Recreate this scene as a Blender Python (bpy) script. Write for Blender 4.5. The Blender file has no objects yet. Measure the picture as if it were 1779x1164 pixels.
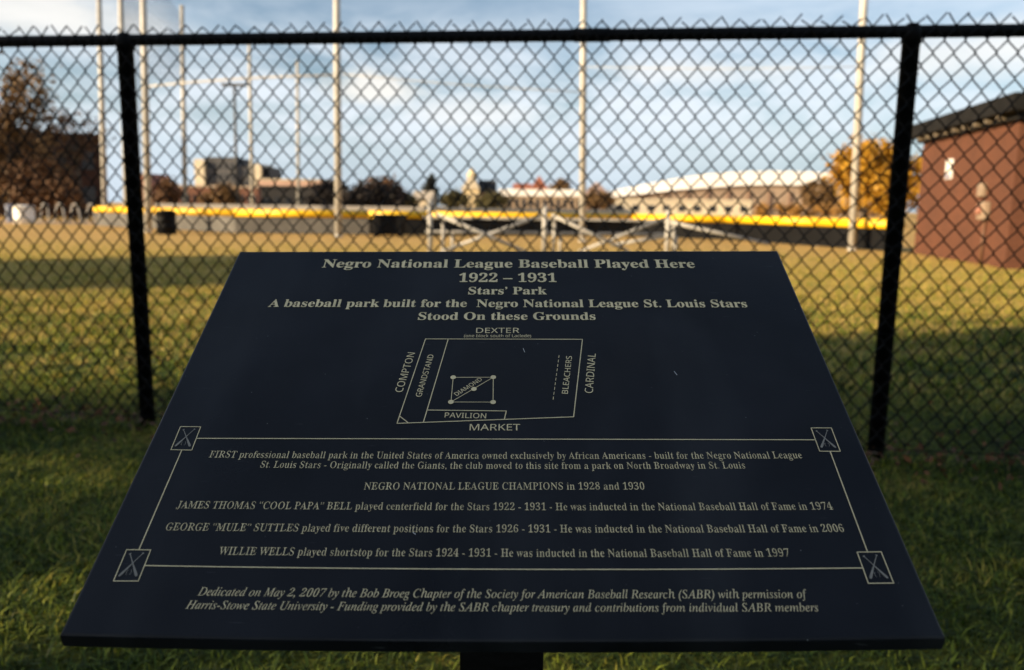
import bpy, bmesh, math, random
import numpy as np
from mathutils import Vector, Matrix

random.seed(7)
rng = np.random.default_rng(11)
SC = bpy.context.scene
COL = SC.collection
PI = math.pi

# ------------------------------------------------------------------ camera
CAM_Z, FPX = 0.99, 1400.0
pit, rol = math.atan(223 / FPX), math.radians(0.75)
Fw = Vector((0, math.cos(pit), -math.sin(pit)))
Up = Vector((0, math.sin(pit), math.cos(pit)))
Rt = Vector((1, 0, 0))
R2 = Rt * math.cos(rol) + Up * math.sin(rol)
U2 = Up * math.cos(rol) - Rt * math.sin(rol)
camd = bpy.data.cameras.new('camera')
cam = bpy.data.objects.new('camera', camd)
COL.objects.link(cam)
cam.matrix_world = Matrix(((R2.x, U2.x, -Fw.x, 0), (R2.y, U2.y, -Fw.y, 0), (R2.z, U2.z, -Fw.z, CAM_Z), (0, 0, 0, 1)))
camd.sensor_fit = 'HORIZONTAL'
camd.sensor_width = 36
camd.lens = 36 * FPX / 1779
camd.clip_start, camd.clip_end = 0.05, 3000
camd.dof.use_dof = True
camd.dof.focus_distance = 0.755
camd.dof.aperture_fstop = 5.6
camd.dof.aperture_blades = 8
SC.camera = cam

# ------------------------------------------------------------------ light
SUN_EL, SUN_AZ = math.radians(18), math.radians(66)      # azimuth measured left of straight behind
S_TO = Vector((-math.sin(SUN_AZ) * math.cos(SUN_EL), -math.cos(SUN_AZ) * math.cos(SUN_EL), math.sin(SUN_EL)))
world = bpy.data.worlds.new("World")
SC.world = world
world.use_nodes = True
wn, wl = world.node_tree.nodes, world.node_tree.links
bg = wn['Background']
sky = wn.new('ShaderNodeTexSky')
sky.sky_type = 'NISHITA'
sky.sun_disc = False
sky.sun_elevation = SUN_EL
sky.sun_rotation = math.atan2(S_TO.x, S_TO.y)
sky.air_density, sky.dust_density, sky.ozone_density = 1.0, 1.2, 1.6
bg.inputs['Strength'].default_value = 0.070
tc = wn.new('ShaderNodeTexCoord')


def wmath(op, a, b=None, clamp=False):
    n = wn.new('ShaderNodeMath'); n.operation = op; n.use_clamp = clamp
    for i, v in enumerate((a, b)):
        if v is None: continue
        if isinstance(v, (int, float)): n.inputs[i].default_value = v
        else: wl.new(v, n.inputs[i])
    return n.outputs[0]


def wnoise(scale, stretch, detail=6, rough=.55, off=(0, 0, 0), dist=0.0):
    m = wn.new('ShaderNodeMapping'); m.inputs['Scale'].default_value = stretch; m.inputs['Location'].default_value = off
    wl.new(tc.outputs['Generated'], m.inputs['Vector'])
    n = wn.new('ShaderNodeTexNoise')
    n.inputs['Scale'].default_value = scale; n.inputs['Detail'].default_value = detail
    n.inputs['Roughness'].default_value = rough; n.inputs['Distortion'].default_value = dist
    wl.new(m.outputs[0], n.inputs['Vector'])
    return n.outputs['Fac']


def wramp(v, lo, hi):
    n = wn.new('ShaderNodeMapRange'); n.interpolation_type = 'SMOOTHSTEP'
    n.inputs['From Min'].default_value = lo; n.inputs['From Max'].default_value = hi
    wl.new(v, n.inputs['Value'])
    return n.outputs['Result']


def wmix(fac, a, b):
    n = wn.new('ShaderNodeMix'); n.data_type = 'RGBA'
    wl.new(fac, n.inputs['Factor'])
    for s, v in ((6, a), (7, b)):
        if isinstance(v, tuple): n.inputs[s].default_value = v
        else: wl.new(v, n.inputs[s])
    return n.outputs[2]


def cloud(az, el, w, h, nz, k):
    # one cumulus: an ellipsoid of directions ragged by noise
    c = (math.sin(math.radians(az)) * math.cos(math.radians(el)), math.cos(math.radians(az)) * math.cos(math.radians(el)), math.sin(math.radians(el)))
    v = wn.new('ShaderNodeVectorMath'); v.operation = 'SUBTRACT'; v.inputs[1].default_value = c
    wl.new(tc.outputs['Generated'], v.inputs[0])
    m = wn.new('ShaderNodeVectorMath'); m.operation = 'MULTIPLY'; m.inputs[1].default_value = (1 / w, 1 / w, 1 / h)
    wl.new(v.outputs[0], m.inputs[0])
    l = wn.new('ShaderNodeVectorMath'); l.operation = 'LENGTH'; wl.new(m.outputs[0], l.inputs[0])
    d = wmath('SUBTRACT', 1.0, l.outputs['Value'])
    d = wmath('ADD', d, wmath('MULTIPLY', wmath('SUBTRACT', nz, 0.5), k))
    return wramp(d, 0.0, 0.85)


CW, CG, CB = (7.6, 7.3, 6.8, 1), (5.8, 6.6, 7.5, 1), (3.9, 4.9, 5.9, 1)
n1 = wnoise(5.0, (1, 1, 3.2), 7, .6, (1.3, .2, .4), .4)
n2 = wnoise(14.0, (1, 1, 2.0), 6, .6, (.3, 2.2, .7), .2)
n3 = wnoise(2.2, (1, 1, 4.5), 5, .5, (4.1, 1.0, .2), .3)
skyc = sky.outputs['Color']
sep = wn.new('ShaderNodeSeparateXYZ'); wl.new(tc.outputs['Generated'], sep.inputs[0])
elz = sep.outputs['Z']
skyc = wmix(wmath('MULTIPLY', wramp(elz, 0.16, 0.02), 0.75), skyc, CB)                       # grey-blue far bank of cloud
skyc = wmix(wmath('MULTIPLY', wramp(n3, .42, .66), 0.55), skyc, CG)                          # thin stratus
veil = wmath('MULTIPLY', wramp(elz, 0.02, 0.11), wramp(elz, .27, .14))
skyc = wmix(wmath('MULTIPLY', wmath('MULTIPLY', veil, wramp(n1, .30, .62)), 0.85), skyc, (6.5, 7.0, 7.6, 1))
for az, el, w, h, k, op in ((-9.5, 7.6, .075, .026, 1.7, .85), (-3, 6.4, .12, .022, 1.3, .35), (-27, 15.0, .10, .020, 1.4, .9), (-18, 15.8, .06, .016, 1.4, .8),
                            (-14, 19.5, .05, .012, 1.4, .7), (-30, 11.0, .20, .045, 1.0, .75), (29, 9.5, .16, .035, 1.2, .55), (27, 20.0, .12, .02, 1.5, .6),
                            (12, 9.0, .16, .02, 1.4, .35), (-32, 19.5, .16, .03, 1.3, .5)):
    skyc = wmix(wmath('MULTIPLY', cloud(az, el, w, h, n2, k), op), skyc, CW)
wl.new(skyc, bg.inputs['Color'])

sund = bpy.data.lights.new('sun', 'SUN')
sund.energy = 5.0
sund.angle = math.radians(0.5)
sund.color = (1.0, 0.79, 0.52)
sun = bpy.data.objects.new('sun', sund)
sun.rotation_euler = (-S_TO).to_track_quat('-Z', 'Y').to_euler()
sun.location = (-20, -20, 30)
COL.objects.link(sun)
SC.view_settings.view_transform = 'Standard'
SC.view_settings.look = 'None'
SC.view_settings.gamma = 1
SC.view_settings.exposure = 1.05
SC.cycles.max_bounces = 6
SC.cycles.use_denoising = True

# ------------------------------------------------------------------ helpers
def ray(x, y):
    return Fw + R2 * ((x - 889.5) / FPX) + U2 * ((582 - y) / FPX)


def at(x, y, Y):
    d = ray(x, y)
    return Vector((0, 0, CAM_Z)) + d * (Y / d.y)


def gnd(x, y, z=0.0):
    d = ray(x, y)
    return Vector((0, 0, CAM_Z)) + d * ((z - CAM_Z) / d.z)


MATS = {}


def mat(name, col, rough=.7, var=.25, vscale=6.0, bump=0.0, bscale=40.0, metal=0.0, spec=.5, col2=None, island=0.0, transl=0.0):
    if name in MATS: return MATS[name]
    m = bpy.data.materials.new(name); m.use_nodes = True
    nt = m.node_tree; N, L = nt.nodes, nt.links
    b = N['Principled BSDF']
    b.inputs['Roughness'].default_value = rough; b.inputs['Metallic'].default_value = metal
    b.inputs['Specular IOR Level'].default_value = spec
    t = N.new('ShaderNodeTexCoord')
    nz = N.new('ShaderNodeTexNoise'); nz.inputs['Scale'].default_value = vscale; nz.inputs['Detail'].default_value = 6
    L.new(t.outputs['Object'], nz.inputs['Vector'])
    mx = N.new('ShaderNodeMix'); mx.data_type = 'RGBA'
    c2 = col2 or tuple(c * (1 - var) for c in col)
    mx.inputs[6].default_value = (*c2, 1); mx.inputs[7].default_value = (*col, 1)
    mr = N.new('ShaderNodeMapRange'); mr.inputs['From Min'].default_value = .35; mr.inputs['From Max'].default_value = .65
    L.new(nz.outputs['Fac'], mr.inputs['Value'])
    fac = mr.outputs[0]
    if island:
        g = N.new('ShaderNodeNewGeometry')
        ad = N.new('ShaderNodeMix'); ad.data_type = 'FLOAT'; ad.inputs['Factor'].default_value = island
        L.new(fac, ad.inputs[2]); L.new(g.outputs['Random Per Island'], ad.inputs[3]); fac = ad.outputs[0]
    L.new(fac, mx.inputs['Factor']); L.new(mx.outputs[2], b.inputs['Base Color'])
    if bump:
        n2_ = N.new('ShaderNodeTexNoise'); n2_.inputs['Scale'].default_value = bscale; n2_.inputs['Detail'].default_value = 5
        L.new(t.outputs['Object'], n2_.inputs['Vector'])
        bp = N.new('ShaderNodeBump'); bp.inputs['Strength'].default_value = bump; bp.inputs['Distance'].default_value = .02
        L.new(n2_.outputs['Fac'], bp.inputs['Height']); L.new(bp.outputs[0], b.inputs['Normal'])
    if transl:
        tr = N.new('ShaderNodeBsdfTranslucent'); L.new(mx.outputs[2], tr.inputs['Color'])
        ms = N.new('ShaderNodeMixShader'); ms.inputs[0].default_value = transl
        L.new(b.outputs[0], ms.inputs[1]); L.new(tr.outputs[0], ms.inputs[2]); L.new(ms.outputs[0], N['Material Output'].inputs['Surface'])
    MATS[name] = m
    return m


def brick(name, c1, c2, mortar, scale=5.0):
    if name in MATS: return MATS[name]
    m = bpy.data.materials.new(name); m.use_nodes = True
    N, L = m.node_tree.nodes, m.node_tree.links
    b = N['Principled BSDF']; b.inputs['Roughness'].default_value = .85
    t = N.new('ShaderNodeTexCoord'); mp = N.new('ShaderNodeMapping'); L.new(t.outputs['Object'], mp.inputs[0])
    mp.inputs['Rotation'].default_value = (PI / 2, 0, 0)
    sx = N.new('ShaderNodeSeparateXYZ'); L.new(t.outputs['Object'], sx.inputs[0])
    ad = N.new('ShaderNodeMath'); ad.operation = 'ADD'; L.new(sx.outputs['X'], ad.inputs[0]); L.new(sx.outputs['Y'], ad.inputs[1])
    cb = N.new('ShaderNodeCombineXYZ'); L.new(ad.outputs[0], cb.inputs[0]); L.new(sx.outputs['Z'], cb.inputs[1])
    bt = N.new('ShaderNodeTexBrick'); bt.inputs['Scale'].default_value = scale
    bt.inputs['Color1'].default_value = (*c1, 1); bt.inputs['Color2'].default_value = (*c2, 1); bt.inputs['Mortar'].default_value = (*mortar, 1)
    bt.inputs['Mortar Size'].default_value = .018
    L.new(cb.outputs[0], bt.inputs['Vector'])
    nz = N.new('ShaderNodeTexNoise'); nz.inputs['Scale'].default_value = 1.3; nz.inputs['Detail'].default_value = 6; L.new(t.outputs['Object'], nz.inputs['Vector'])
    mr = N.new('ShaderNodeMapRange'); mr.inputs['To Min'].default_value = .65; mr.inputs['To Max'].default_value = 1.3; L.new(nz.outputs['Fac'], mr.inputs['Value'])
    ml = N.new('ShaderNodeMix'); ml.data_type = 'RGBA'; ml.blend_type = 'MULTIPLY'; ml.inputs['Factor'].default_value = 1
    L.new(bt.outputs['Color'], ml.inputs[6]); L.new(mr.outputs[0], ml.inputs[7]); L.new(ml.outputs[2], b.inputs['Base Color'])
    bp = N.new('ShaderNodeBump'); bp.inputs['Strength'].default_value = .4; bp.inputs['Distance'].default_value = .01
    L.new(bt.outputs['Fac'], bp.inputs['Height']); bp.invert = True; L.new(bp.outputs[0], b.inputs['Normal'])
    MATS[name] = m
    return m


def link(name, me, m, parent=None):
    o = bpy.data.objects.new(name, me); COL.objects.link(o)
    if m: me.materials.append(m)
    if parent: o.parent = parent
    return o


def obj(name, bm, m, parent=None, smooth=False):
    me = bpy.data.meshes.new(name)
    bmesh.ops.recalc_face_normals(bm, faces=bm.faces)
    bm.to_mesh(me); bm.free()
    if smooth:
        for p in me.polygons: p.use_smooth = True
    return link(name, me, m, parent)


def tag(o, label=None, cat=None, group=None, kind=None):
    if label: o['label'] = label
    if cat: o['category'] = cat
    if group: o['group'] = group
    if kind: o['kind'] = kind
    return o


def empty(name, loc=(0, 0, 0), rz=0.0):
    o = bpy.data.objects.new(name, None); COL.objects.link(o)
    o.empty_display_size = .1; o.location = loc; o.rotation_euler = (0, 0, rz)
    return o


def box(bm, lo, hi, M=None, bev=0.0):
    r = bmesh.ops.create_cube(bm, size=1)
    lo, hi = Vector(lo), Vector(hi)
    T = Matrix.Translation((lo + hi) / 2) @ Matrix.Diagonal((*(hi - lo), 1))
    if M is not None: T = M @ T
    bmesh.ops.transform(bm, matrix=T, verts=r['verts'])
    if bev:
        ed = list({e for v in r['verts'] for e in v.link_edges})
        bmesh.ops.bevel(bm, geom=ed, offset=bev, segments=2, affect='EDGES', profile=.6)


def tube(bm, pts, rad, seg=8, cap=True):
    pts = [Vector(p) for p in pts]
    rads = rad if isinstance(rad, (list, tuple)) else [rad] * len(pts)
    rings, prev = [], None
    for i, p in enumerate(pts):
        d = (pts[min(i + 1, len(pts) - 1)] - pts[max(i - 1, 0)]).normalized()
        if prev is None:
            a = Vector((0, 0, 1)) if abs(d.z) < .9 else Vector((1, 0, 0))
            n = (a - d * a.dot(d)).normalized()
        else:
            n = (prev - d * prev.dot(d)).normalized()
        prev = n; b = d.cross(n)
        rings.append([bm.verts.new(p + (n * math.cos(2 * PI * k / seg) + b * math.sin(2 * PI * k / seg)) * rads[i]) for k in range(seg)])
    for a, b in zip(rings, rings[1:]):
        for k in range(seg): bm.faces.new((a[k], a[(k + 1) % seg], b[(k + 1) % seg], b[k]))
    if cap:
        bm.faces.new(rings[0][::-1]); bm.faces.new(rings[-1])


def lathe(bm, prof, seg=24, c=(0, 0, 0)):
    rings = [[bm.verts.new((c[0] + r * math.cos(2 * PI * k / seg), c[1] + r * math.sin(2 * PI * k / seg), c[2] + z)) for k in range(seg)] for r, z in prof]
    for a, b in zip(rings, rings[1:]):
        for k in range(seg): bm.faces.new((a[k], a[(k + 1) % seg], b[(k + 1) % seg], b[k]))
    bm.faces.new(rings[0][::-1]); bm.faces.new(rings[-1])


def raw_mesh(name, V, Fc, n):
    """numpy faces of n corners each -> mesh"""
    me = bpy.data.meshes.new(name)
    V = np.asarray(V, dtype=np.float32); Fc = np.asarray(Fc, dtype=np.int32)
    me.vertices.add(len(V)); me.vertices.foreach_set('co', V.ravel())
    me.loops.add(Fc.size); me.loops.foreach_set('vertex_index', Fc.ravel())
    me.polygons.add(len(Fc)); me.polygons.foreach_set('loop_start', np.arange(0, Fc.size, n, dtype=np.int32))
    me.update(calc_edges=True)
    return me


def leaf_mesh(name, P, size):
    """diamond shaped leaves, bent along the middle, at points P"""
    n = len(P)
    a = rng.normal(size=(n, 3)); a /= np.linalg.norm(a, axis=1)[:, None]
    b = rng.normal(size=(n, 3)); b -= a * (a * b).sum(1)[:, None]; b /= np.linalg.norm(b, axis=1)[:, None]
    s = (size * rng.uniform(.6, 1.4, n))[:, None]
    V = np.empty((n, 4, 3))
    V[:, 0] = P - a * s; V[:, 1] = P + b * s * .55; V[:, 2] = P + a * s; V[:, 3] = P - b * s * .55
    F = np.arange(n * 4).reshape(n, 4)
    return raw_mesh(name, V.reshape(-1, 3), F, 4)


def crown_points(blobs, n, clump, fill=.55):
    """points in ragged clumps spread through ellipsoids (cx,cy,cz,rx,ry,rz)"""
    out = []
    vol = np.array([b[3] * b[4] * b[5] for b in blobs]) ** .8; vol /= vol.sum()
    for b, w in zip(blobs, vol):
        m = int(n * w); k = max(6, int(m / 55))
        d = rng.normal(size=(k, 3)); d /= np.linalg.norm(d, axis=1)[:, None]
        rad = rng.uniform(fill ** 2, 1, k) ** .5
        c = np.array(b[:3]) + d * rad[:, None] * np.array(b[3:]) * rng.uniform(.8, 1.12, k)[:, None]
        idx = rng.integers(0, k, m)
        out.append(c[idx] + rng.normal(size=(m, 3)) * clump * rng.uniform(.5, 1.3, k)[idx][:, None])
    return np.concatenate(out)


def tree(name, label, base, blobs, n, leaf, leafmat, trunk_r, clump, barkmat, cat='tree', group=None, fill=.55, limbs=9, gaps=None):
    """blobs are relative to the base"""
    root = empty(name, base); tag(root, label, cat, group)
    P = crown_points(blobs, n, clump, fill)
    P[:, 2] = np.maximum(P[:, 2], .12)
    if gaps:                 # openings in the foliage that let sun through to the lawn
        k = P[:, 2] / math.tan(SUN_EL)
        gx, gy = base[0] + P[:, 0] + k * math.sin(SUN_AZ), base[1] + P[:, 1] + k * math.cos(SUN_AZ)
        keep = np.ones(len(P), bool)
        for cx_, cy_, rx_, ry_, pr in gaps:
            keep &= ~((((gx - cx_) / rx_) ** 2 + ((gy - cy_) / ry_) ** 2 < 1) & (rng.uniform(size=len(P)) < pr))
        P = P[keep]
    link('crown', leaf_mesh('crown', P, leaf), leafmat, root)
    bm = bmesh.new()
    top = max(b[2] for b in blobs)
    tube(bm, [(0, 0, -.1), (trunk_r * .2, 0, top * .3), (-trunk_r * .3, trunk_r * .2, top * .65), (0, 0, top)], [trunk_r * 1.25, trunk_r, trunk_r * .7, trunk_r * .25], 9)
    for i in range(limbs):
        q = Vector(P[random.randrange(len(P))]); z0 = top * random.uniform(.3, .8)
        mid = Vector((q.x * .45, q.y * .45, z0 + (q.z - z0) * .6))
        tube(bm, [(0, 0, z0), mid, q], [trunk_r * .45, trunk_r * .28, trunk_r * .07], 6)
    obj('trunk', bm, barkmat, root, True)
    return root


# ------------------------------------------------------------------ materials
M_bark = mat('bark', (.10, .075, .05), .9, .4, 8, .6, 20)
M_black = mat('black_vinyl', (.003, .003, .0032), .55, .35, 30, .15, 120, spec=.13)
M_wire = mat('black_vinyl_wire', (.0035, .0037, .0045), .55, .3, 30, spec=.12)
M_galv = mat('galvanised_steel', (.50, .475, .42), .5, .3, 3.0, .1, 60, spec=.5)
M_alu = mat('weathered_aluminium', (.43, .405, .36), .5, .25, 5, .1, 60)
M_yellow = mat('yellow_cap_plastic', (.90, .53, .006), .45, .12, 2)
M_cord = mat('net_cord', (.05, .05, .055), .8, .2)
M_cable = mat('pale_cable', (.52, .49, .43), .7, .15)

# ------------------------------------------------------------------ ground
def ground_material():
    m = bpy.data.materials.new('autumn_turf'); m.use_nodes = True
    N, L = m.node_tree.nodes, m.node_tree.links
    b = N['Principled BSDF']; b.inputs['Roughness'].default_value = .95; b.inputs['Specular IOR Level'].default_value = .15
    t = N.new('ShaderNodeTexCoord')

    def nz(sc, det=7, ro=.6):
        n = N.new('ShaderNodeTexNoise'); n.inputs['Scale'].default_value = sc; n.inputs['Detail'].default_value = det; n.inputs['Roughness'].default_value = ro
        L.new(t.outputs['Object'], n.inputs['Vector']); return n.outputs['Fac']

    def rmp(v, a, c):
        r = N.new('ShaderNodeMapRange'); r.interpolation_type = 'SMOOTHSTEP'; r.inputs['From Min'].default_value = a; r.inputs['From Max'].default_value = c
        L.new(v, r.inputs['Value']); return r.outputs[0]

    def mix(f, a, c):
        x = N.new('ShaderNodeMix'); x.data_type = 'RGBA'; L.new(f, x.inputs['Factor'])
        for s, v in ((6, a), (7, c)):
            if isinstance(v, tuple): x.inputs[s].default_value = (*v, 1)
            else: L.new(v, x.inputs[s])
        return x.outputs[2]

    def mul(a, c, op='MULTIPLY'):
        x = N.new('ShaderNodeMath'); x.operation = op
        for i, v in enumerate((a, c)):
            if isinstance(v, (int, float)): x.inputs[i].default_value = v
            else: L.new(v, x.inputs[i])
        return x.outputs[0]
    sp = N.new('ShaderNodeSeparateXYZ'); L.new(t.outputs['Object'], sp.inputs[0])
    straw = mix(rmp(nz(9), .3, .7), (.36, .258, .055), (.55, .385, .098))
    green = mix(rmp(nz(14), .3, .7), (.030, .042, .006), (.12, .135, .018))
    far = rmp(mul(sp.outputs['Y'], mul(nz(.5), 9.0), 'ADD'), 6.0, 20)          # the play field is dry, the turf by the fence greener
    straw = mix(rmp(mul(sp.outputs['Y'], mul(nz(.4), 10.0), 'ADD'), 16, 30), straw, mix(rmp(nz(2.3), .3, .7), (.37, .235, .075), (.56, .355, .125)))
    fac = rmp(mul(nz(1.1), mul(far, .46), 'ADD'), .50, .86)
    c = mix(fac, green, straw)
    c = mix(mul(rmp(nz(3.1), .56, .7), .5), c, (.16, .125, .04))
    L.new(c, b.inputs['Base Color'])
    bp = N.new('ShaderNodeBump'); bp.inputs['Strength'].default_value = 1.0; bp.inputs['Distance'].default_value = .03
    L.new(mul(nz(35, 8, .7), nz(6), 'ADD'), bp.inputs['Height']); L.new(bp.outputs[0], b.inputs['Normal'])
    return m


bm = bmesh.new()
bmesh.ops.create_grid(bm, x_segments=4, y_segments=4, size=900)
g = obj('ground', bm, ground_material()); tag(g, kind='structure')
bm = bmesh.new()
pa, pb = gnd(-60, 395), gnd(238, 392)
vs = [bm.verts.new(v) for v in ((-46, 33.2, .004), (pb.x, 35.2, .004), (pb.x + .6, 38.6, .004), (-46, 38.6, .004))]
bm.faces.new(vs)
o = obj('path', bm, mat('pale_gravel', (.46, .31, .21), .95, .3, 4, .5, 60)); tag(o, kind='structure')

# ------------------------------------------------------------------ grass (stuff)
def blades(n, y0, y1, h0, h1, w, xs=.80, xo=.5):
    y = y0 + (y1 - y0) * rng.beta(1.2, 2.6, n) if y1 > 10 else np.sqrt(rng.uniform(y0 ** 2, y1 ** 2, n)); x = rng.uniform(-1, 1, n) * (y * xs + xo)
    # tufts: pull towards random centres
    k = n // 14
    cyy = rng.choice(y, k); cxx = rng.uniform(-1, 1, k) * (cyy * xs + xo)
    id_ = rng.integers(0, k, n); pull = rng.uniform(0, 1, n) < .6
    sg = .035 * (1 + y0 / 6)
    x = np.where(pull, cxx[id_] + rng.normal(size=n) * sg, x); y = np.where(pull, cyy[id_] + rng.normal(size=n) * sg, y)
    h = rng.uniform(h0, h1, n) * (.95 + .3 * np.sin(x * 1.9 + 1) * np.sin(y * 2.3)) + .007
    a = rng.uniform(0, 2 * PI, n); lean = rng.uniform(.1, 1.9, n) * h
    ww = w * rng.uniform(.6, 1.3, n)
    dx, dy = np.cos(a), np.sin(a); px_, py_ = -dy, dx
    V = np.empty((n, 5, 3))
    z0 = -.01
    for i, (s, fr, fz) in enumerate(((-1, 0, 0), (1, 0, 0), (1, .38, .62), (-1, .38, .62))):
        q = .5 if i < 2 else .42
        V[:, i, 0] = x + px_ * ww * q * s + dx * lean * fr; V[:, i, 1] = y + py_ * ww * q * s + dy * lean * fr; V[:, i, 2] = z0 + h * fz
    V[:, 4, 0] = x + dx * lean; V[:, 4, 1] = y + dy * lean; V[:, 4, 2] = z0 + h * rng.uniform(.75, 1.0, n)
    base = np.arange(n)[:, None] * 5
    tri = np.concatenate([base + np.array([[0, 1, 2]]), base + np.array([[0, 2, 3]]), base + np.array([[3, 2, 4]])], axis=0)
    return V.reshape(-1, 3), tri


def grass_material():
    m = bpy.data.materials.new('grass_blades'); m.use_nodes = True
    N, L = m.node_tree.nodes, m.node_tree.links
    b = N['Principled BSDF']; b.inputs['Roughness'].default_value = .6; b.inputs['Specular IOR Level'].default_value = .3
    gq = N.new('ShaderNodeNewGeometry'); t = N.new('ShaderNodeTexCoord')
    cr = N.new('ShaderNodeValToRGB')
    nz = N.new('ShaderNodeTexNoise'); nz.inputs['Scale'].default_value = 1.1; nz.inputs['Detail'].default_value = 5; L.new(t.outputs['Object'], nz.inputs['Vector'])
    sp = N.new('ShaderNodeSeparateXYZ'); L.new(t.outputs['Object'], sp.inputs[0])
    fr = N.new('ShaderNodeMapRange'); fr.inputs['From Min'].default_value = 3; fr.inputs['From Max'].default_value = 8.5; fr.inputs['To Min'].default_value = -.22; fr.inputs['To Max'].default_value = .42
    L.new(sp.outputs['Y'], fr.inputs['Value'])
    s1 = N.new('ShaderNodeMath'); s1.operation = 'MULTIPLY_ADD'; s1.inputs[1].default_value = 1.3; s1.inputs[2].default_value = -.67; L.new(nz.outputs['Fac'], s1.inputs[0])
    s2 = N.new('ShaderNodeMath'); s2.operation = 'ADD'; L.new(s1.outputs[0], s2.inputs[0]); L.new(gq.outputs['Random Per Island'], s2.inputs[1])
    s3 = N.new('ShaderNodeMath'); s3.operation = 'ADD'; L.new(s2.outputs[0], s3.inputs[0]); L.new(fr.outputs[0], s3.inputs[1])
    L.new(s3.outputs[0], cr.inputs[0])
    e = cr.color_ramp.elements
    e[0].position, e[0].color = 0.0, (.018, .036, .004, 1)
    e[1].position, e[1].color = 1.0, (.48, .34, .10, 1)
    for p_, c_ in ((.40, (.080, .125, .012, 1)), (.66, (.235, .275, .026, 1)), (.86, (.50, .385, .07, 1))):
        x = e.new(p_); x.color = c_
    L.new(cr.outputs[0], b.inputs['Base Color'])
    tr = N.new('ShaderNodeBsdfTranslucent'); L.new(cr.outputs[0], tr.inputs['Color'])
    ms = N.new('ShaderNodeMixShader'); ms.inputs[0].default_value = .3
    L.new(b.outputs[0], ms.inputs[1]); L.new(tr.outputs[0], ms.inputs[2]); L.new(ms.outputs[0], N['Material Output'].inputs['Surface'])
    return m


A = [blades(200000, .9, 4.2, .010, .038, .0038), blades(80000, .05, 4.6, .010, .036, .007, .3, 4.6), blades(120000, 4.2, 21, .03, .065, .012, .9, 1.5)]
v_, t_ = blades(14000, 1, 2, .01, .055, .005)                       # uncut growth along the fence line
v_ = v_.reshape(-1, 5, 3); k_ = len(v_); nx = rng.uniform(-5.5, 5.5, k_); ny = 3.262 - .1148 * nx + rng.normal(size=k_) * .055
sh = np.stack([nx, ny], 1) - v_[:, 0, :2]; v_[:, :, :2] += sh[:, None, :]; A.append((v_.reshape(-1, 3), t_))
off = 0; VV, TT = [], []
for v_, t_ in A:
    VV.append(v_); TT.append(t_ + off); off += len(v_)
o = link('grass', raw_mesh('grass', np.concatenate(VV), np.concatenate(TT), 3), grass_material()); tag(o, kind='stuff')

# fallen leaves: drifts under the fence line and strays in the turf
n = 1700
u = rng.uniform(-1, 1, n)
lx = u * 3.4; ly = 3.30 - .115 * lx + rng.normal(size=n) * .13 - .06
lx[:220] = rng.uniform(-4, 4, 220); ly[:220] = rng.uniform(2.3, 7, 220)
lp = np.stack([lx, ly, rng.uniform(.02, .075, n)], 1)
o = link('fallen_leaves', leaf_mesh('fallen_leaves', lp, .016), mat('dead_leaves', (.17, .062, .018), .8, .5, 3, col2=(.05, .03, .014), island=.8)); tag(o, kind='stuff')

# ------------------------------------------------------------------ memorial plaque
PW, PL, PT = .61, .4697, .0130
PM = Matrix(((.9999, -.0016, -.0165), (-.0071, .8567, -.5158), (.0149, .5158, .8566)))
PC = Vector((-.0057, .7158, .8195))
plaque = empty('memorial_plaque', (PC.x, PC.y + .03, 0))
tag(plaque, 'slanted dark navy memorial plaque with tan lettering on a black post', 'plaque')
MW = Matrix.Translation(PC) @ PM.to_4x4()
MLOC = Matrix.Translation(-Vector(plaque.location)) @ MW


def uv(x, y):
    """point on the plaque face in plaque axes"""
    d = ray(x, y); nn = PM @ Vector((0, 0, 1)); c = Vector((0, 0, CAM_Z))
    t = (PC - c).dot(nn) / d.dot(nn)
    return (PM.transposed() @ (c + d * t - PC)).xy


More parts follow.
